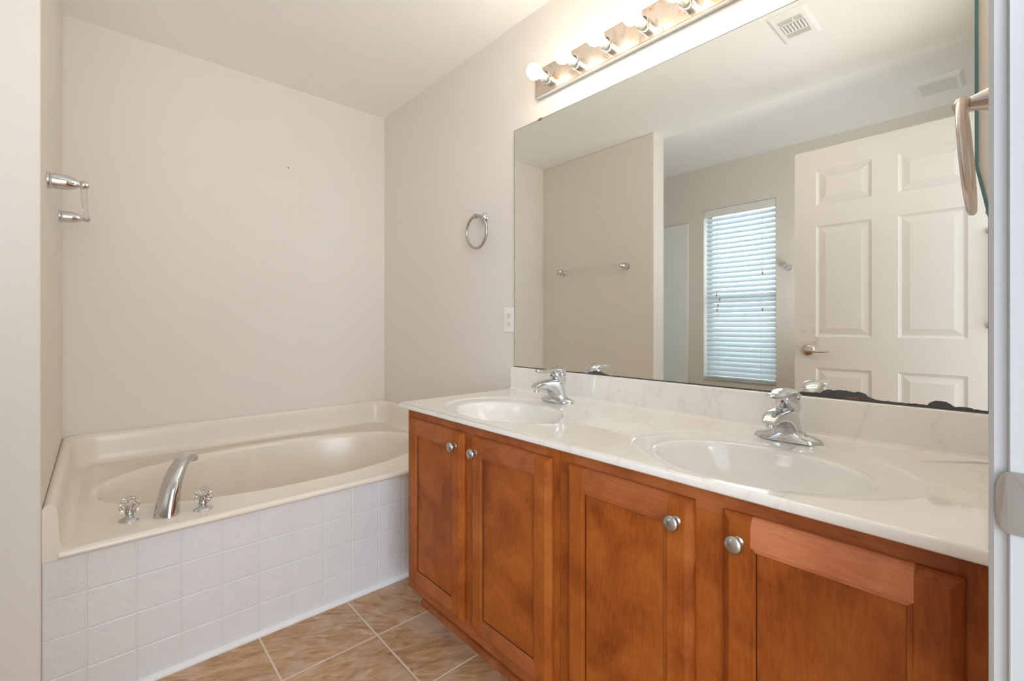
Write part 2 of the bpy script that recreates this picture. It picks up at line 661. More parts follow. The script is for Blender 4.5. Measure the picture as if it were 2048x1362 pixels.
bl = thing('window_blind', 'white slatted blind lowered over the narrow window', 'blind', (XL - 0.04, (WY0 + WY1) / 2, WZ0 + 0.016))
xb = XL - 0.04
mb = MB(); mb.box(xb - 0.024, xb + 0.026, WY0 + 0.006, WY1 - 0.006, WZ1 - 0.050, WZ1 - 0.003)
mb.box(xb + 0.027, xb + 0.034, WY0 + 0.003, WY1 - 0.003, WZ1 - 0.066, WZ1 - 0.002)
mb.build('headrail', 'white_plastic', bl, bevel=0.002)
mb = MB()
nsl = 33
ztop, zbot = WZ1 - 0.085, WZ0 + 0.060
tilt = math.radians(47)
for i in range(nsl):
    z = ztop + (zbot - ztop) * i / (nsl - 1)
    hw = 0.0245
    th = 0.0013
    pr = []
    for k in range(5):
        q = -hw + 2 * hw * k / 4
        cr = 0.0025 * (1 - (q / hw) ** 2)
        pr.append((q, cr + th))
    for k in range(4, -1, -1):
        q = -hw + 2 * hw * k / 4
        cr = 0.0025 * (1 - (q / hw) ** 2)
        pr.append((q, cr - th))
    # the room-side edge hangs lower
    rot = [(xb + q * math.cos(tilt) + c * math.sin(tilt), z - q * math.sin(tilt) + c * math.cos(tilt)) for q, c in pr]
    mb.loft([[(x, WY0 + 0.014, zz) for x, zz in rot], [(x, WY1 - 0.014, zz) for x, zz in rot]], smooth=False)
mb.build('slats', 'slat', bl)
mb = MB(); mb.box(xb - 0.022, xb + 0.022, WY0 + 0.014, WY1 - 0.014, WZ0 + 0.022, WZ0 + 0.036)
mb.build('bottom_rail', 'white_plastic', bl, bevel=0.003)
for y in (WY0 + 0.115, WY1 - 0.115):
    mb = MB()
    for dx in (-0.021, 0.021):
        mb.tube([(xb + dx, y, WZ1 - 0.05), (xb + dx, y, WZ0 + 0.03)], 0.0011, 6)
    mb.build('ladder_cord', 'white_plastic', bl)
for (y, z) in ((WY1 - 0.108, 1.315), (WY1 - 0.135, 1.275), (WY1 - 0.122, 1.225), (WY1 - 0.114, 1.185), (WY0 + 0.098, 1.465), (WY0 + 0.098, 1.180)):
    mb = MB()
    mb.tube([(xb + 0.036, y, WZ1 - 0.06), (xb + 0.036, y, z + 0.02)], 0.0010, 6)
    cord = mb.build('lift_cord', 'white_plastic', bl)
    mb = MB()
    mb.lathe([(0.0018, 0.0), (0.0030, -0.004), (0.0052, -0.026), (0.0045, -0.029), (0, -0.029)], (xb + 0.036, y, z + 0.022), (0, 0, 1), 12)
    mb.build('tassel', 'tassel', cord)

# ------------------------------------------------------------------ shower stall (seen in the mirror)
sh = thing('shower_surround', 'pale fibreglass shower surround panel beside the window', 'shower', (-0.65, 2.37, 0))
mb = MB(); mb.box(XL + 0.0005, XL + 0.016, 1.956, YB - 0.0005, 0.10, 1.95)
mb.build('side_panel', 'shower', sh, bevel=0.005)
mb = MB(); mb.box(XS2 - 0.016, XS2 - 0.0005, 1.956, YB - 0.0005, 0.10, 1.95)
mb.build('side_panel', 'shower', sh, bevel=0.005)
mb = MB(); mb.box(XL + 0.016, XS2 - 0.016, YB - 0.016, YB - 0.0005, 0.10, 1.95)
mb.build('back_panel', 'shower', sh, bevel=0.005)
mb = MB()
mb.box(XL + 0.0005, XS2 - 0.0005, 1.956, YB - 0.0005, 0.0, 0.03)
mb.box(XL + 0.0005, XS2 - 0.0005, 1.956, 2.03, 0.03, 0.12)
mb.box(XL + 0.0005, XL + 0.05, 2.03, YB - 0.0005, 0.03, 0.10)
mb.box(XS2 - 0.05, XS2 - 0.0005, 2.03, YB - 0.0005, 0.03, 0.10)
mb.box(XL + 0.05, XS2 - 0.05, YB - 0.05, YB - 0.0005, 0.03, 0.10)
mb.build('shower_pan', 'shower', sh, bevel=0.006)

# ------------------------------------------------------------------ bathroom door, open against the left
dr = bpy.data.objects.new('door_1', None)
COL.objects.link(dr)
dr.location = (DX0, 0.062, 0.012)
struct(dr, 'white six panel door standing open, seen in the mirror')
ys = [0, 0.105, 0.352, 0.458, 0.705, 0.81]
zs = [0, 0.19, 0.817, 0.989, 1.600, 1.714, 1.908, 2.026]
mb = MB()
for side, x0 in ((1, 0.0), (-1, -0.035)):
    for i in range(5):
        for j in range(7):
            y0, y1, z0, z1 = ys[i], ys[i + 1], zs[j], zs[j + 1]
            if i in (1, 3) and j in (1, 3, 5):
                loops = []
                for ins, dep in ((0, 0), (0.004, 0.0045), (0.008, 0.0055), (0.011, 0.0085), (0.016, 0.0085), (0.045, 0.0018), (0.046, 0.0018)):
                    x = x0 - side * dep
                    loops.append([(x, y0 + ins, z0 + ins), (x, y1 - ins, z0 + ins), (x, y1 - ins, z1 - ins), (x, y0 + ins, z1 - ins)])
                mb.loft(loops, 0, False, True, False)
                mb.add(loops[-1], [(0, 1, 2, 3)])
            else:
                mb.add([(x0, y0, z0), (x0, y1, z0), (x0, y1, z1), (x0, y0, z1)], [(0, 1, 2, 3)])
for (a, b2) in (((0, 0), (0.81, 0)), ((0.81, 0), (0.81, 2.026)), ((0.81, 2.026), (0, 2.026)), ((0, 2.026), (0, 0))):
    mb.add([(0, a[0], a[1]), (0, b2[0], b2[1]), (-0.035, b2[0], b2[1]), (-0.035, a[0], a[1])], [(0, 1, 2, 3)])
mb.build('door_leaf', 'door', dr, local=True)


def lever(side):
    x = 0.0 if side > 0 else -0.035
    y, z = 0.744, 0.913
    m = MB()
    m.lathe([(0.0, 0), (0.033, 0), (0.0335, 0.003), (0.031, 0.007), (0.022, 0.0105), (0.012, 0.012), (0.0115, 0.030), (0.012, 0.046), (0.009, 0.050), (0, 0.051)],
            (x, y, z), (side, 0, 0), 28)
    h = m.build('door_handle', 'satin', dr, local=True)
    m = MB()
    pts, rad = [], []
    for k in range(13):
        s = k / 12
        pts.append((x + side * (0.042 + 0.010 * math.sin(s * PI) - 0.012 * s * s), y - 0.108 * s, z - 0.006 * math.sin(s * 2.6)))
        rad.append(0.0085 - 0.003 * s)
    m.tube(pts, rad, 14)
    m.build('lever', 'satin', h, local=True)


lever(1); lever(-1)
for z in (0.27, 1.05, 1.80):
    mb = MB()
    mb.lathe([(0, 0), (0.0065, 0), (0.0065, 0.089), (0.004, 0.092), (0, 0.093)], (0.006, -0.004, z - 0.045), (0, 0, 1), 14)
    mb.box(-0.002, 0.0008, 0, 0.03, z - 0.044, z + 0.044)
    mb.build('hinge', 'nickel', dr, local=True)
# slim pull rail near the hinge side
mb = MB()
for z in (1.478, 1.052):
    mb.lathe([(0, 0), (0.017, 0), (0.017, 0.004), (0.008, 0.010), (0.007, 0.03), (0, 0.031)], (0, 0.032, z), (1, 0, 0), 16)
mb.tube([(0.026, 0.032, 1.478), (0.026, 0.032, 1.052)], 0.006, 12)
mb.build('pull_rail', 'chrome', dr, local=True)

# strike plate on the jamb by the vanity
sp_ = thing('strike_plate', 'brushed metal strike plate on the white door jamb', 'strike plate', (DX1, YE, 0.90))
mb = MB()
zc, hh = 0.900, 0.029
ring0 = []
pl = []
for k in range(24):
    a = PI / 2 + PI * k / 23                 # curved lip side, towards the room
    pl.append((0.0065 - 0.011 * math.cos(a) * abs(math.cos(a)) ** -0.2 if abs(math.cos(a)) > 1e-6 else 0.0065, zc + hh * math.sin(a) * abs(math.sin(a)) ** -0.25 if abs(math.sin(a)) > 1e-6 else zc))
pl += [(-0.036, zc - hh), (-0.036, zc + hh)]
front, back = [], []
for (y, z) in pl:
    lip = max(0.0, y - 0.006) / 0.011
    front.append((DX1 - 0.0016 + 0.002 * lip ** 2, y, z))
    back.append((DX1 + 0.0000 + 0.002 * lip ** 2, y, z))
mb.loft([front, back], smooth=False)
mb.build('plate', 'nickel', sp_, bevel=0.0004)
for dz in (0.0, ):
    mb = MB()
    mb.lathe([(0, 0), (0.0035, 0), (0.003, 0.0008), (0, 0.001)], (DX1 - 0.0016, -0.022, zc + dz), (-1, 0, 0), 12)
    mb.build('screw', 'nickel', sp_)

# ------------------------------------------------------------------ bathtub
tub = thing('bathtub', 'bisque oval garden bathtub with white tiled front', 'bathtub', ((XS + XW) / 2, (YT + YB) / 2, 0))
mb = MB()
ZD = 0.45
hole = superring(0.652, 2.262, 0.676, 0.392, 160, 2.15)
plate_with_hole(mb, XS + 0.001, XW - 0.001, YT + 0.006, YB - 0.001, ZD, hole)
prev = [(x, y, ZD) for x, y in hole]
rings = [prev]
for d, z in ((0.004, 0.4515), (0.010, 0.4525), (0.017, 0.451), (0.023, 0.445), (0.028, 0.434), (0.033, 0.41), (0.060, 0.25), (0.085, 0.14), (0.110, 0.095), (0.15, 0.070), (0.20, 0.058)):
    rings.append([(x, y, z) for x, y in superring(0.652, 2.262, 0.676 - d * 1.15, 0.392 - d, 160, 2.15)])
for s in (0.6, 0.25, 0.02):
    rings.append([(0.652 + (x - 0.652) * s, 2.262 + (y - 2.262) * s, 0.054) for x, y, _ in rings[11]])
mb.loft(rings, 0, True, True, False)
mb.add(rings[-1], [tuple(range(160))], 0, True)
# rolled front lip
prof = [(YT + 0.006, 0.45), (YT - 0.001, 0.449), (YT - 0.006, 0.445), (YT - 0.0085, 0.4385), (YT - 0.0075, 0.432), (YT - 0.002, 0.4285), (YT + 0.004, 0.428)]
mb.loft([[(XS + 0.032, y, z) for y, z in prof], [(XW - 0.032, y, z) for y, z in prof]], 0, True, False)
# raised flange round three sides
sec = [(0.0003, 0.44), (0.0003, 0.570), (0.004, 0.578), (0.010, 0.582), (0.018, 0.582), (0.025, 0.577), (0.029, 0.566), (0.0315, 0.540), (0.0335, 0.490), (0.0365, 0.468), (0.042, 0.4575), (0.051, 0.4520), (0.064, 0.4503)]


def plan(o):
    r = 0.004 + 0.085 * min(1.0, o / 0.03)
    x0, x1, yb, yf = XS + o, XW - o, YB - o, YT - 0.002
    p = [(x0, yf), (x0, yf + 0.012)]
    for k in range(17):
        a = PI - (PI / 2) * k / 16
        p.append((x0 + r + r * math.cos(a), yb - r + r * math.sin(a)))
    for k in range(17):
        a = PI / 2 - (PI / 2) * k / 16
        p.append((x1 - r + r * math.cos(a), yb - r + r * math.sin(a)))
    return p + [(x1, yf + 0.012), (x1, yf)]


pls = [[(x, y, z) for x, y in plan(o)] for o, z in sec]
mb.loft(pls, 0, True, False)
for e in (0, -1):
    cap = [r[e] for r in pls]
    yc = cap[0][1]
    for a_, b_ in zip(cap[:-1], cap[1:]):
        mb.add([(a_[0], yc, 0.4285), (b_[0], yc, 0.4285), b_, a_], [(0, 1, 2, 3)], 0, False)
mb.build('tub_shell', 'tub', tub, sharp=60)

mb = MB()
cols = [XS + 0.0005] + [0.4177 + 0.109 * k for k in range(-4, 9)] + [XW - 0.0005]
rows = [0.0, 0.108, 0.2155, 0.323, 0.4295]
g, dpt, bv = 0.0011, 0.0022, 0.0022
mb.add([(cols[0], YT + dpt, 0), (cols[-1], YT + dpt, 0), (cols[-1], YT + dpt, 0.44), (cols[0], YT + dpt, 0.44)], [(0, 1, 2, 3)], 1)
for i in range(len(cols) - 1):
    for j in range(4):
        x0, x1, z0, z1 = cols[i] + g, cols[i + 1] - g, rows[j] + g, rows[j + 1] - g
        lo = []
        for ins, y in ((0, YT + dpt), (0.0005, YT + 0.001), (bv, YT)):
            lo.append([(x0 + ins, y, z0 + ins), (x1 - ins, y, z0 + ins), (x1 - ins, y, z1 - ins), (x0 + ins, y, z1 - ins)])
        mb.loft(lo, 0, False, True, False)
        mb.add(lo[-1], [(0, 1, 2, 3)], 0)
mb.build('tiled_front', ['tile', 'grout'], tub)
mb = MB()
mb.lathe([(0, 0.0), (0.030, 0.0), (0.031, 0.003), (0.024, 0.008), (0, 0.010)], (0.652 - 0.676 + 0.046, 2.235, 0.385), (1, 0, 0.2), 24)
mb.build('overflow_cover', 'chrome', tub)

# tub filler
tsx, tsy = 0.172, 1.856
ts = thing('tub_spout', 'chrome arched tub spout standing between two crystal knobs', 'tub spout', (tsx, tsy, ZD))
mb = MB()
dirv = Vector((0.56, 0.83, 0)).normalized()
sid = Vector((dirv.y, -dirv.x, 0))
path = [(-0.004, 0.0, 0.0345, 0.029), (-0.004, 0.006, 0.0340, 0.028), (0.002, 0.035, 0.0325, 0.0255), (0.014, 0.07, 0.0300, 0.022), (0.034, 0.105, 0.0275, 0.019),
        (0.060, 0.134, 0.0250, 0.0165), (0.088, 0.152, 0.0235, 0.0150), (0.115, 0.158, 0.0220, 0.0145), (0.136, 0.154, 0.0210, 0.0140), (0.150, 0.141, 0.0200, 0.0130)]
rings = []
for i, (f, z, hw, ht) in enumerate(path):
    a = path[max(i - 1, 0)]
    b2 = path[min(i + 1, len(path) - 1)]
    tg = Vector((b2[0] - a[0], b2[1] - a[1]))
    if i == 0:
        tg = Vector((0, 1))
    tg.normalize()
    nrm = Vector((tg.y, -tg.x))            # under side
    c = Vector((tsx, tsy, ZD)) + dirv * f + Vector((0, 0, z))
    rg = []
    for k in range(28):
        an = 2 * PI * k / 28
        cu, cv = math.cos(an), math.sin(an)
        uu = hw * math.copysign(abs(cu) ** 0.75, cu)
        vv = ht * math.copysign(abs(cv) ** (0.9 if cv < 0 else 0.55), cv)
        rg.append(c + sid * uu + (dirv * nrm.x + Vector((0, 0, 1)) * nrm.y) * vv)
    rings.append(rg)
mb.loft(rings)
mb.build('spout', 'chrome', ts, sharp=50)

def tub_handle(loc, label):
    t = thing('crystal_tap', label, 'tap', loc, 'crystal taps on the bathtub deck')
    m = MB()
    m.lathe([(0, 0), (0.0280, 0), (0.0285, 0.003), (0.025, 0.007), (0.016, 0.011), (0.0125, 0.014), (0.012, 0.019), (0, 0.0195)], (0, 0, 0), (0, 0, 1), 32)
    m.build('flange', 'chrome', t, local=True)
    m = MB()
    n = 10
    rr = [(0.0125, 0.0196), (0.0210, 0.024), (0.0268, 0.036), (0.0268, 0.048), (0.0225, 0.060), (0.0175, 0.0685), (0.0160, 0.0700)]
    rings = []
    for i, (r, z) in enumerate(rr):
        rings.append([(r * math.cos(2 * PI * (k + 0.5 * (i % 2)) / n), r * math.sin(2 * PI * (k + 0.5 * (i % 2)) / n), z) for k in range(n)])
    m.loft(rings, 0, False)
    m.build('crystal_knob', 'crystal', t, local=True)
    m = MB()
    m.lathe([(0, 0.0197), (0.0085, 0.0197), (0.0085, 0.046), (0, 0.0462)], (0, 0, 0), (0, 0, 1), 16)
    m.build('stem', 'nickel', t, local=True)
    return t


th = tub_handle((0.080, 1.886, ZD), 'clear crystal bathtub tap nearest the stub wall with the towel bar')
t2 = copy_tree(th)
t2.location = (0.267, 1.834, ZD)
t2['label'] = 'clear crystal bathtub tap on the vanity side of the tub spout'

# ------------------------------------------------------------------ vanity cabinets
CF, CT, CB = 0.857, 0.7595, 0.105     # face, top, bottom


def cab_door(parent, y0, y1, knob_y, rail='wood_rail'):
    """door between world Y y0 < y1; the cabinet is built in place"""
    z0, z1 = 0.140, 0.730
    sw = 0.050
    m = MB()
    loops = []
    for ins, dep in ((0, 0.0), (0, 0.006), (0.003, 0.010), (0.013, 0.0182), (0.0145, 0.0185), (sw, 0.0185), (sw + 0.0015, 0.0150), (sw + 0.0075, 0.0145), (sw + 0.0085, 0.0115)):
        x = CF - 0.0004 - dep
        ya, yb, za, zb = y0 + ins, y1 - ins, z0 + ins, z1 - ins
        s = min(max(sw, ins), sw + 10)
        c0, c1 = y0 + max(sw, ins), y1 - max(sw, ins)
        loops.append([(x, ya, za), (x, c0, za), (x, c1, za), (x, yb, za), (x, yb, zb), (x, c1, zb), (x, c0, zb), (x, ya, zb)])
    for i in range(len(loops) - 1):
        inner = i >= 5
        for j in range(8):
            q = [loops[i][j], loops[i][(j + 1) % 8], loops[i + 1][(j + 1) % 8], loops[i + 1][j]]
            mi = 1 if j in (1, 5) else 0
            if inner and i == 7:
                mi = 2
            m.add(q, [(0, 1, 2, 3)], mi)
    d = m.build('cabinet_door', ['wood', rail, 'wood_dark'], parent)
    m = MB()
    x = CF - 0.0004 - 0.0115
    i2 = sw + 0.0083
    m.add([(x, y0 + i2, z0 + i2), (x, y1 - i2, z0 + i2), (x, y1 - i2, z1 - i2), (x, y0 + i2, z1 - i2)], [(0, 1, 2, 3)])
    x2 = x + 0.005
    m.add([(x2, y0 + i2, z0 + i2), (x2, y1 - i2, z0 + i2), (x2, y1 - i2, z1 - i2), (x2, y0 + i2, z1 - i2)], [(0, 1, 2, 3)])
    m.build('door_panel', 'wood', d)
    m = MB()
    m.lathe([(0, 0), (0.0095, 0), (0.0095, 0.002), (0.0065, 0.0045), (0.0060, 0.010), (0.0085, 0.0145), (0.0135, 0.0175), (0.0158, 0.0205), (0.0155, 0.0235), (0.0125, 0.0265), (0.006, 0.0285), (0, 0.0288)],
            (CF - 0.0189, knob_y, 0.685), (-1, 0, 0), 32)
    m.build('knob', 'nickel', d)


def cabinet(ya, yb, doors, label):
    c = thing('vanity_cabinet', label, 'cabinet', ((CF + XW) / 2, (ya + yb) / 2, 0), 'vanity cabinets under the double sink top')
    m = MB()
    t = 0.016
    m.box(CF + 0.019, XW - 0.001, ya, ya + t, CB, CT, 0)
    m.box(CF + 0.019, XW - 0.001, yb - t, yb, CB, CT, 0)
    m.box(CF + 0.019, XW - 0.001, ya + t, yb - t, CB, CB + t, 0)
    m.box(XW - 0.007, XW - 0.001, ya + t, yb - t, CB + t, CT, 0)
    m.build('carcass', 'wood', c)
    m = MB()
    (d1a, d1b), (d2a, d2b) = doors
    m.box(CF, CF + 0.019, ya, ya + 0.046, CB, CT, 0)
    m.box(CF, CF + 0.019, yb - 0.046, yb, CB, CT, 0)
    m.box(CF, CF + 0.019, ya + 0.046, yb - 0.046, CT - 0.045, CT, 1)
    m.box(CF, CF + 0.019, ya + 0.046, yb - 0.046, CB, CB + 0.045, 1)
    mid0, mid1 = d1b - 0.02, d2a + 0.02
    m.box(CF, CF + 0.019, mid0, mid1, CB + 0.045, CT - 0.045, 0)
    m.build('face_frame', ['wood', 'wood_rail'], c, bevel=0.0006)
    m = MB()
    m.box(0.938, 0.950, ya + 0.001, yb - 0.001, 0, CB - 0.001)
    m.build('toe_kick', 'wood', c)
    cab_door(c, d1a, d1b, d1b - 0.030, 'wood_rail_sheen' if ya < 0.5 else 'wood_rail')
    cab_door(c, d2a, d2b, d2a + 0.030)
    return c


cabinet(0.7705, 1.517, ((0.793, 1.118), (1.162, 1.487)), 'brown stained vanity cabinet at the bathtub end')
cabinet(0.012, 0.7695, ((0.0506, 0.3645), (0.421, 0.737)), 'brown stained vanity cabinet beside the white door jamb')
# shoe moulding at the toe kick
mb = MB()
prof = [(0.0, 0.0), (-0.019, 0.0), (-0.0185, 0.006), (-0.016, 0.012), (-0.011, 0.0165), (-0.005, 0.0185), (0.0, 0.019)]
mb.loft([[(0.9375 + a, 0.012, b) for a, b in prof], [(0.9375 + a, 1.537, b) for a, b in prof]], smooth=False)
struct(mb.build('trim_4', 'wood_rail'), 'brown shoe moulding along the vanity toe kick')

# ------------------------------------------------------------------ vanity top with two integral basins
ZC = 0.780
VX0, VY0, VY1 = 0.833, 0.011, 1.544
vt = thing('sink_countertop', 'cream white marble vanity top with two oval sinks', 'countertop', ((VX0 + XW) / 2, (VY0 + VY1) / 2, 0.76))
SC = [(1.062, 1.168), (1.062, 0.388)]
OA, OB = 0.212, 0.283       # outer dish half sizes X, Y
ymid = (SC[0][1] + SC[1][1]) / 2
mb = MB()
ins = 0.006
for (cx, cy), (y0, y1) in zip(SC, ((ymid, VY1 - ins), (VY0, ymid))):
    plate_with_hole(mb, VX0 + ins, XW - 0.001, y0, y1, ZC, superring(cx, cy, OA, OB, 128))
x1 = XW - 0.001
edge = []
for i_, z in ((ins, ZC), (0.003, ZC - 0.0008), (0.0008, ZC - 0.003), (0.0, ZC - 0.006), (0.0, ZC - 0.0165), (0.002, ZC - 0.0195), (0.03, ZC - 0.020)):
    edge.append([(x1, VY0, z), (VX0 + i_, VY0, z), (VX0 + i_, VY1 - i_, z), (x1, VY1 - i_, z)])
mb.loft(edge, 0, True, False)
mb.build('countertop', 'marble', vt, sharp=60)
mb = MB()
prof = [(XW - 0.001, ZC - 0.001), (XW - 0.001, 0.878), (XW - 0.0175, 0.878), (XW - 0.020, 0.8755), (XW - 0.0205, 0.870), (XW - 0.0205, ZC + 0.010), (XW - 0.023, ZC + 0.004), (XW - 0.030, ZC - 0.0004)]
mb.loft([[(x, VY0, z) for x, z in prof], [(x, VY1 - 0.008, z) for x, z in prof]], 0, False)
mb.build('backsplash', 'marble', vt)
IA, IB, IDX = 0.150, 0.205, -0.028
for (cx, cy) in SC:
    mb = MB()
    rings = []
    n = 128

    def lerp(s):
        return superring(cx + IDX * s, cy, OA + (IA - OA) * s, OB + (IB - OB) * s, n)
    for s, dz in ((0, 0), (0.03, -0.0004), (0.08, -0.0020), (0.14, -0.0036), (0.22, -0.0044), (0.5, -0.0052), (0.80, -0.0060), (0.90, -0.0068), (0.96, -0.0084), (1.0, -0.0115)):
        rings.append([(x, y, ZC + dz) for x, y in lerp(s)])
    for q in (0.985, 0.96, 0.92, 0.86, 0.78, 0.68, 0.56, 0.42, 0.28, 0.14, 0.075):
        dz = -0.0115 - 0.118 * (1 - q ** 2.6) ** 0.75
        rings.append([(x, y, ZC + dz) for x, y in superring(cx + IDX + 0.02 * (1 - q), cy, IA * q, IB * q, n)])
    mb.loft(rings, 0, True, True, False)
    b_ = mb.build('basin', 'basin', vt, sharp=70)
    mb = MB()
    zb = ZC - 0.0115 - 0.118
    mb.lathe([(0.0, 0.004), (0.010, 0.004), (0.014, 0.001), (0.022, 0.003), (0.0225, -0.002), (0, -0.002)], (cx + IDX + 0.018, cy, zb + 0.002), (0, 0, 1), 24)
    mb.build('drain', 'chrome', b_)

# ------------------------------------------------------------------ faucets


def faucet(loc, label):
    t = thing('sink_faucet', label, 'faucet', loc, 'chrome sink faucets')
    # built facing -X (towards the sink)
    # wings
    m = MB()
    rings = []
    for k in range(33):
        y = -0.078 + 0.156 * k / 32
        q = abs(y) / 0.078
        wdt = 0.0265 * math.sqrt(max(0.0, 1 - q ** 3.2)) + 0.0012
        h = 0.0025 + 0.015 * math.sqrt(max(0.0, 1 - q ** 4)) + 0.036 * math.exp(-(y / 0.027) ** 2)
        rg = []
        for j in range(17):
            a = PI * j / 16
            rg.append((wdt * math.cos(a), y, h * math.sin(a) ** 0.8))
        rings.append(rg)
    m.loft(rings, 0, True, True, True)
    m.build('base', 'chrome', t, local=True, sharp=70)
    # body and spout in one sweep, section running between the lower and the upper curve
    low = [(-0.022, -0.002), (-0.024, 0.012), (-0.032, 0.028), (-0.048, 0.042), (-0.070, 0.050), (-0.094, 0.0535), (-0.116, 0.0535), (-0.123, 0.0545)]
    upp = [(0.026, -0.002), (0.025, 0.022), (0.022, 0.050), (0.010, 0.076), (-0.025, 0.0845), (-0.070, 0.0835), (-0.108, 0.0775), (-0.128, 0.0640)]
    wid = [0.0305, 0.0290, 0.0275, 0.0262, 0.0235, 0.0215, 0.0195, 0.0150]

    def interp(c, u):
        x = u * (len(c) - 1)
        i = min(int(x), len(c) - 2)
        f = x - i
        p = [c[max(i - 1, 0)], c[i], c[i + 1], c[min(i + 2, len(c) - 1)]]
        if not isinstance(c[0], tuple):
            p = [(q,) for q in p]
        out = []
        for a, b, cc, d in zip(*p):
            out.append(0.5 * (2 * b + (cc - a) * f + (2 * a - 5 * b + 4 * cc - d) * f * f + (3 * b - a - 3 * cc + d) * f ** 3))
        return out
    m = MB()
    rings = []
    for k in range(29):
        u = k / 28
        lx, lz = interp(low, u)
        ux, uz = interp(upp, u)
        hw = interp(wid, u)[0]
        rg = []
        for j in range(28):
            a = 2 * PI * j / 28
            s = math.copysign(abs(math.sin(a)) ** 0.62, math.sin(a))
            c = math.copysign(abs(math.cos(a)) ** 0.62, math.cos(a))
            f = 0.5 + 0.5 * s
            rg.append((lx + (ux - lx) * f, hw * c, lz + (uz - lz) * f))
        rings.append(rg)
    m.loft(rings)
    b_ = m.build('spout', 'chrome', t, local=True, sharp=60)
    m = MB()
    m.lathe([(0, 0.0), (0.0105, 0.0), (0.0115, -0.002), (0.0115, -0.009), (0.0095, -0.011), (0.0, -0.0108)], (-0.110, 0, 0.0555), (0.08, 0, 1), 24)
    m.build('aerator', 'chrome', b_, local=True)
    # handle: domed hood and lever
    m = MB()
    rings = []
    ctl = [(0.014, 0.064, 0.0200, 0.022), (0.010, 0.074, 0.0255, 0.0275), (0.004, 0.088, 0.0278, 0.0300), (-0.002, 0.102, 0.0278, 0.0300), (-0.004, 0.111, 0.0245, 0.0265), (-0.005, 0.1175, 0.0160, 0.018), (-0.005, 0.1205, 0.002, 0.002)]
    for (x, z, hw, hx) in ctl:
        rings.append([(x + hx * math.cos(2 * PI * j / 28), hw * math.sin(2 * PI * j / 28), z) for j in range(28)])
    m.loft(rings)
    path = [(0.030, 0.096, 0.018, 0.008), (0.020, 0.1115, 0.0250, 0.0095), (-0.006, 0.1205, 0.0280, 0.0092), (-0.032, 0.1210, 0.0260, 0.0078), (-0.056, 0.1175, 0.0210, 0.0066), (-0.076, 0.1160, 0.0160, 0.0060),
            (-0.094, 0.1180, 0.0140, 0.0062), (-0.108, 0.1210, 0.0125, 0.0060), (-0.114, 0.1220, 0.0080, 0.0040)]
    rings = []
    for i, (x, z, hw, ht) in enumerate(path):
        a, b2 = path[max(i - 1, 0)], path[min(i + 1, len(path) - 1)]
        tg = Vector((b2[0] - a[0], 0, b2[1] - a[1])).normalized()
        up = Vector((tg.z, 0, -tg.x))
        if up.z < 0:
            up = -up
        rings.append([Vector((x, 0, z)) + Vector((0, 1, 0)) * hw * math.cos(2 * PI * j / 20) + up * ht * math.sin(2 * PI * j / 20) for j in range(20)])
    m.loft(rings)
    h = m.build('handle', 'chrome', t, local=True, sharp=60)
    m = MB()
    m.lathe([(0, 0), (0.0032, 0), (0.0030, 0.0008), (0, 0.0012)], (-0.0318, 0.002, 0.0985), (-1, 0, 0.05), 14)
    m.build('red_dot', 'red', h, local=True)
    # lift rod behind
    m = MB()
    m.tube([(0.0285, 0, 0.012), (0.0285, 0, 0.060)], 0.002, 10)
    m.lathe([(0, -0.001), (0.003, 0), (0.0052, 0.004), (0.0052, 0.008), (0.003, 0.012), (0, 0.0125)], (0.0285, 0, 0.056), (0, 0, 1), 16)
    m.build('lift_rod', 'chrome', t, local=True)
    return t


fa = faucet((1.285, 1.168, ZC - 0.001), 'chrome single lever faucet at the sink nearest the bathtub')
fb = copy_tree(fa)
fb.location = (1.282, 0.393, ZC - 0.001)
fb['label'] = 'chrome single lever faucet at the sink beside the door jamb'

# ------------------------------------------------------------------ mirror
mr = thing('wall_mirror', 'large frameless mirror above the double sink vanity', 'mirror', (XW, 0.79, 0.8795))
mb = MB()
out = [(1.5275, 0.8795), (1.5275, 1.935), (0.0625, 1.935), (0.0625, 1.405), (0.0425, 1.290), (0.0425, 0.8795)]


def inset(poly, d):
    n = len(poly)
    res = []
    for i in range(n):
        p0, p1, p2 = Vector(poly[i - 1]), Vector(poly[i]), Vector(poly[(i + 1) % n])
        a, b2 = (p1 - p0).normalized(), (p2 - p1).normalized()
        n1, n2 = Vector((a.y, -a.x)), Vector((b2.y, -b2.x))
        bis = (n1 + n2)
        bis = bis / (bis.dot(n1))
        res.append(tuple(p1 + bis * d))
    return res


ctr = Vector((0.8, 1.4))
inn = inset(out, 0.0022)
if (Vector(inn[0]) - ctr).length > (Vector(out[0]) - ctr).length:
    inn = inset(out, -0.0022)
xf = XW - 0.0065
n = len(out)
inn = [(y + 0.0035 if y < 0.5 else y, z) for y, z in inn]
mb.add([(xf, y, z) for y, z in inn], [tuple(range(n))], 0)
for i in range(n):          # thin dark rim, wider polished edge at the free right end
    j = (i + 1) % n
    mb.add([(xf, *inn[i]), (xf, *inn[j]), (xf, *out[j]), (xf, *out[i])], [(0, 1, 2, 3)], 2 if i in (2, 3, 4) else 1)
mb.loft([[(xf, y, z) for y, z in out], [(XW - 0.001, y, z) for y, z in out]], 2, False, True, False)
mb.add([(XW - 0.001, y, z) for y, z in out], [tuple(range(n))], 1)
mb.build('mirror_glass', ['mirror', 'mirror_edge', 'glass_edge'], mr)
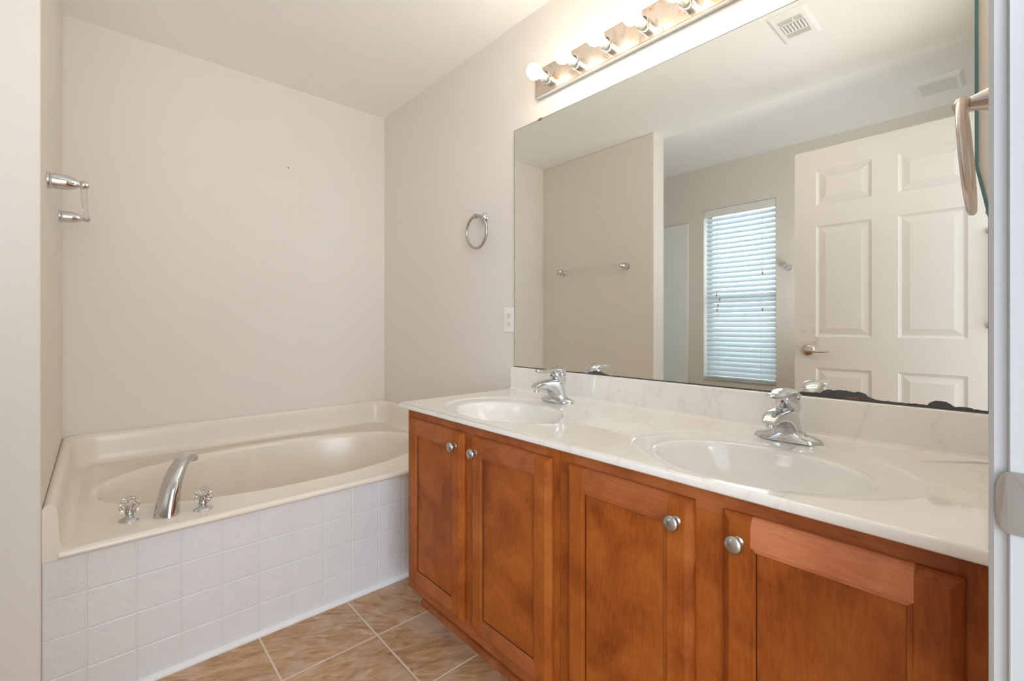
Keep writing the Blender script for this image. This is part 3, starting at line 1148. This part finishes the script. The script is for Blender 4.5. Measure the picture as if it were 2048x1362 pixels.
# blackened backing creeping up from the lower edge
mb = MB()
prof = []
y = 0.600
bumps = [(0.385, 0.030, 0.004), (0.300, 0.050, 0.0165), (0.345, 0.022, 0.005), (0.258, 0.020, 0.006), (0.121, 0.022, 0.0120), (0.084, 0.016, 0.004)]
for k in range(141):
    yy = 0.600 - (0.600 - 0.045) * k / 140
    h = 0.0016 + 0.0028 * min(1, max(0, k - 35) / 12) + sum(a * max(0.0, 1 - ((yy - c) / s_) ** 2) ** 0.7 for c, s_, a in bumps)
    h += random.uniform(-0.0009, 0.0009)
    prof.append((yy, max(0.001, h)))
v = [(xf - 0.0004, yy, 0.880) for yy, h in prof] + [(xf - 0.0004, yy, 0.880 + h) for yy, h in prof]
k = len(prof)
mb.add(v, [(i, i + 1, k + i + 1, k + i) for i in range(k - 1)], 0)
prof = []
for q in range(121):
    yy = 1.46 - (1.46 - 0.605) * q / 120
    h = 0.0012 + 0.011 * max(0.0, 1 - ((yy - 1.067) / 0.045) ** 2) ** 0.8 + 0.004 * max(0.0, 1 - ((yy - 1.32) / 0.02) ** 2) + random.uniform(-0.0008, 0.0012)
    prof.append((yy, max(0.0006, h)))
v = [(xf - 0.0004, yy, 0.880) for yy, h in prof] + [(xf - 0.0004, yy, 0.880 + h) for yy, h in prof]
k = len(prof)
mb.add(v, [(i, i + 1, k + i + 1, k + i) for i in range(k - 1)], 0)
blk = mb.build('blackened_edge', 'desilver', mr)
mb = MB()
v, fs = [], []
for q in range(13):
    yy = 0.293 - 0.025 * q / 12
    v += [(xf - 0.0008, yy, 0.8815 + random.uniform(0, 0.0012)), (xf - 0.0008, yy, 0.8865 + random.uniform(-0.0015, 0.002))]
mb.add(v, [(2 * i, 2 * i + 1, 2 * i + 3, 2 * i + 2) for i in range(12)])
mb.build('rust_patch', 'desilver_rust', blk)
for y in (1.365, ):
    mb = MB()
    mb.box(xf - 0.0025, XW - 0.001, y - 0.009, y + 0.009, 1.9352, 1.9385)
    mb.box(xf - 0.0025, xf - 0.0005, y - 0.009, y + 0.009, 1.930, 1.9352)
    mb.build('mirror_clip', 'desilver_rust', mr, bevel=0.0006)

# ------------------------------------------------------------------ vanity light bar
PX = 1.373
lb = thing('vanity_light', 'rust speckled chrome light bar with round bulbs above the mirror', 'light', (XW, 0.764, 2.074))
mb = MB()
y0, y1, z0, z1 = 0.152, 1.374, 2.019, 2.129
mb.add([(PX, y0, z0), (PX, y1, z0), (PX, y1, z1), (PX, y0, z1)], [(0, 1, 2, 3)], 0)
for (a, b2, mi) in (((y0, z0), (y1, z0), 2), ((y1, z0), (y1, z1), 0), ((y1, z1), (y0, z1), 0), ((y0, z1), (y0, z0), 0)):
    mb.add([(PX, a[0], a[1]), (PX, b2[0], b2[1]), (XW - 0.001, b2[0], b2[1]), (XW - 0.001, a[0], a[1])], [(0, 1, 2, 3)], mi)
e = 0.0022
mb.box(PX - 0.0006, PX + 0.0002, y0, y1, z0, z0 + e, 1)
mb.box(PX - 0.0006, PX + 0.0002, y0, y1, z1 - e * 0.6, z1, 1)
mb.build('back_plate', ['plate', 'rust_edge', 'chrome'], lb)
ZBULB = 2.058
for k in range(8):
    y = 1.281 - 0.1475 * k
    m = MB()
    m.lathe([(0.0, 0), (0.0225, 0), (0.0225, 0.017), (0.0208, 0.0175), (0.0208, 0.019), (0.0225, 0.0195), (0.0225, 0.0385), (0.0215, 0.040), (0.0200, 0.0395), (0.0195, 0.026), (0, 0.026)],
            (PX, y, ZBULB), (-1, 0, 0), 28)
    s = m.build('lamp_holder', 'chrome', lb)
    m = MB()
    m.lathe([(0.0, 0.0265), (0.0135, 0.0265), (0.0145, 0.048), (0.0155, 0.058), (0.0165, 0.066), (0, 0.0665)], (PX, y, ZBULB), (-1, 0, 0), 24)
    m.build('bulb_collar', 'ceramic', s)
    m = MB()
    pr = []
    for q in range(21):
        a = PI * q / 20
        pr.append((0.0305 * math.sin(a), 0.0975 - 0.0305 * math.cos(a)))
    m.lathe(pr, (PX, y, ZBULB), (-1, 0, 0), 28)
    m.build('bulb', 'bulb', s)

# ------------------------------------------------------------------ towel rings


def towel_ring(mount, nrm, side, R, r, reach, lean, label, met, ringmet):
    """mount: centre of the wall plate; nrm: wall normal; side: horizontal in-wall direction"""
    nrm, side = Vector(nrm), Vector(side)
    t = thing('towel_ring', label, 'towel ring', mount, 'towel rings')
    o = Vector(mount)
    m = MB()
    m.lathe([(0, 0.0005), (0.027, 0.0005), (0.028, 0.004), (0.025, 0.008), (0.0215, 0.010), (0.018, 0.016), (0.013, reach * 0.62), (0.009, reach * 0.85), (0.0085, reach - 0.006)],
            o, nrm, 28)
    m.build('wall_post', met, t)
    m = MB()
    c = o + nrm * reach
    m.lathe([(0, -0.014), (0.007, -0.013), (0.0105, -0.008), (0.012, 0), (0.0105, 0.008), (0.007, 0.013), (0, 0.014)], c, side, 20)
    m.build('post_end', 'nickel' if met != 'satin' else 'satin', t)
    m = MB()
    pts = []
    dn = (Vector((0, 0, -1)) - nrm * lean).normalized()
    cc = c + dn * (R - 0.002)
    for k in range(56):
        a = 2 * PI * k / 56
        pts.append(cc + side * R * math.cos(a) + dn * R * math.sin(a))
    m.tube(pts, r, 14, closed=True)
    m.build('ring', ringmet, t)
    return t


towel_ring((XW, 1.745, 1.583), (-1, 0, 0), (0, 1, 0), 0.0765, 0.0065, 0.056, 0.05, 'nickel towel ring on the wall above the bathtub end of the vanity', 'chrome', 'nickel')
towel_ring((0.930, YE, 1.382), (0, 1, 0), (1, 0, 0), 0.0785, 0.0050, 0.050, 0.06, 'satin towel ring seen edge on beside the door jamb', 'satin', 'satin')

# ------------------------------------------------------------------ towel bars


def towel_bar(x, y0, y1, z, sg, label, rodmat):
    t = thing('towel_bar', label, 'towel bar', (x, (y0 + y1) / 2, z), 'towel bars')
    for y in (y0, y1):
        m = MB()
        m.lathe([(0, 0.0005), (0.0245, 0.0005), (0.0245, 0.003), (0.0235, 0.0045), (0.0255, 0.006), (0.0255, 0.009), (0.0235, 0.011), (0.0232, 0.032), (0.0215, 0.046), (0.0165, 0.060), (0.0120, 0.067), (0.0105, 0.070), (0, 0.071)],
                (x, y, z), (sg, 0, 0), 32)
        p = m.build('wall_post', 'chrome', t)
        m = MB()
        m.lathe([(0, -0.014), (0.008, -0.0125), (0.0125, -0.006), (0.0135, 0), (0.0125, 0.006), (0.008, 0.0125), (0, 0.014)], (x + sg * 0.079, y, z), (sg, 0, 0), 24)
        m.build('post_end', 'chrome', p)
    m = MB()
    m.tube([(x + sg * 0.079, y0 + 0.0125, z), (x + sg * 0.079, y1 - 0.0125, z)], 0.0085, 20)
    m.build('rod', rodmat, t)
    return t


towel_bar(XS, 1.945, 2.557, 1.497, 1, 'chrome towel bar with clear rod high above the bathtub', 'clear_rod')
towel_bar(XL, 0.565, 1.175, 1.497, 1, 'chrome towel bar beside the window, mostly hidden behind the open door', 'clear_rod')

# ------------------------------------------------------------------ outlet
ot = thing('wall_outlet', 'white duplex power outlet against the mirror edge', 'outlet', (XW, 1.5635, 1.088))
mb = MB()
oy0, oy1, oz0, oz1 = 1.5285, 1.5985, 1.0305, 1.1455
lo = []
for i_, d in ((0, 0.0005), (0.0005, 0.003), (0.004, 0.0058), (0.005, 0.006)):
    lo.append([(XW - d, oy0 + i_, oz0 + i_), (XW - d, oy1 - i_, oz0 + i_), (XW - d, oy1 - i_, oz1 - i_), (XW - d, oy0 + i_, oz1 - i_)])
mb.loft(lo, 0, False)
mb.build('cover_plate', 'white_plastic', ot)
for zc in (1.1075, 1.0685):
    m = MB()
    r1 = [(y, z) for y, z in superring(1.5635, zc, 0.0170, 0.0145, 32, 2.6)]
    m.loft([[(XW - 0.0055, y, z) for y, z in r1], [(XW - 0.0078, y, z) for y, z in r1]], 0, False)
    f = m.build('socket', 'almond_plastic', ot)
    m = MB()
    for dy, hh in ((0.0063, 0.0045), (-0.0063, 0.0036)):
        m.box(XW - 0.0081, XW - 0.0076, 1.5635 + dy - 0.0011, 1.5635 + dy + 0.0011, zc + 0.002 - hh, zc + 0.002 + hh)
    m.lathe([(0, 0), (0.0024, 0), (0.0024, 0.0004), (0, 0.0004)], (XW - 0.0077, 1.5635, zc - 0.0085), (-1, 0, 0), 10)
    m.build('slots', 'tassel', f)
m = MB(); m.lathe([(0, 0), (0.003, 0), (0.0026, 0.0008), (0, 0.001)], (XW - 0.006, 1.5635, 1.088), (-1, 0, 0), 12)
m.build('screw', 'white_plastic', ot)

# ------------------------------------------------------------------ ceiling vents (seen in the mirror)
vx0, vx1, vy0, vy1 = 0.330, 0.590, 0.610, 0.762
cv = thing('ceiling_vent', 'almond ceiling air register with slatted centre', 'air vent', ((vx0 + vx1) / 2, (vy0 + vy1) / 2, H))
ix0, ix1, iy0, iy1 = vx0 + 0.042, vx1 - 0.042, vy0 + 0.032, vy1 - 0.032
ix0, ix1, iy0, iy1 = vx0 + 0.050, vx1 - 0.050, vy0 + 0.028, vy1 - 0.028
mb = MB()
oo = [(vx0, vy0), (vx1, vy0), (vx1, vy1), (vx0, vy1)]
ii = [(ix0, iy0), (ix1, iy0), (ix1, iy1), (ix0, iy1)]


def frame(mb, oo, ii, z_, d, bev):
    ob = [(x + (bev if x == oo[0][0] else -bev), y + (bev if y == oo[0][1] else -bev)) for x, y in oo]
    mb.loft([[(x, y, z_ - 0.0003) for x, y in oo], [(x, y, z_ - 0.002) for x, y in oo], [(x, y, z_ - d) for x, y in ob], [(x, y, z_ - d) for x, y in ii], [(x, y, z_ - 0.0008) for x, y in ii]], 0, False, True, False)


frame(mb, oo, ii, H, 0.009, 0.012)
mb.build('frame', 'white_plastic', cv)
mb = MB(); mb.box(ix0, ix1, iy0, iy1, H - 0.0014, H - 0.0006)
mb.build('duct', 'vent_dark', cv)
mb = MB()
# end banks run across (blades along Y), centre bank runs along X
for xs in ([ix0 + 0.005 + 0.009 * k for k in range(4)], [ix1 - 0.005 - 0.009 * k for k in range(4)]):
    for x in xs:
        mb.box(x - 0.0012, x + 0.0012, iy0, iy1, H - 0.010, H - 0.0012)
for k in range(7):
    y = iy0 + 0.008 + (iy1 - iy0 - 0.016) * k / 6
    mb.box(ix0 + 0.044, ix1 - 0.044, y - 0.0032, y + 0.0032, H - 0.010, H - 0.0012)
mb.box(ix0 + 0.037, ix0 + 0.042, iy0, iy1, H - 0.009, H - 0.0012)
mb.box(ix1 - 0.042, ix1 - 0.037, iy0, iy1, H - 0.009, H - 0.0012)
mb.build('louvres', 'white_plastic', cv)
mb = MB(); mb.box(ix1 - 0.034, ix1 - 0.006, iy0 + 0.032, iy0 + 0.037, H - 0.014, H - 0.0085)
mb.build('damper_lever', 'white_plastic', cv)

fx0_, fx1_, fy0_, fy1_ = -0.805, -0.565, 0.208, 0.418
ef = thing('exhaust_fan', 'white exhaust fan grille on the ceiling above the open door', 'exhaust fan', ((fx0_ + fx1_) / 2, (fy0_ + fy1_) / 2, H - 0.006))
mb = MB()
HC = H - 0.006
oo = [(fx0_, fy0_), (fx1_, fy0_), (fx1_, fy1_), (fx0_, fy1_)]
ii = [(fx0_ + 0.035, fy0_ + 0.03), (fx1_ - 0.035, fy0_ + 0.03), (fx1_ - 0.035, fy1_ - 0.03), (fx0_ + 0.035, fy1_ - 0.03)]
frame(mb, oo, ii, HC, 0.022, 0.014)
mb.build('cover', 'white_plastic', ef)
mb = MB(); mb.box(fx0_ + 0.03, fx1_ - 0.03, fy0_ + 0.025, fy1_ - 0.025, HC - 0.012, HC - 0.0006)
mb.build('housing', 'vent_dark', ef)
mb = MB()
for k in range(17):
    x = fx0_ + 0.039 + (fx1_ - fx0_ - 0.078) * k / 16
    mb.box(x - 0.0034, x + 0.0034, fy0_ + 0.029, fy1_ - 0.029, HC - 0.0215, HC - 0.0125)
mb.build('grille', 'white_plastic', ef)
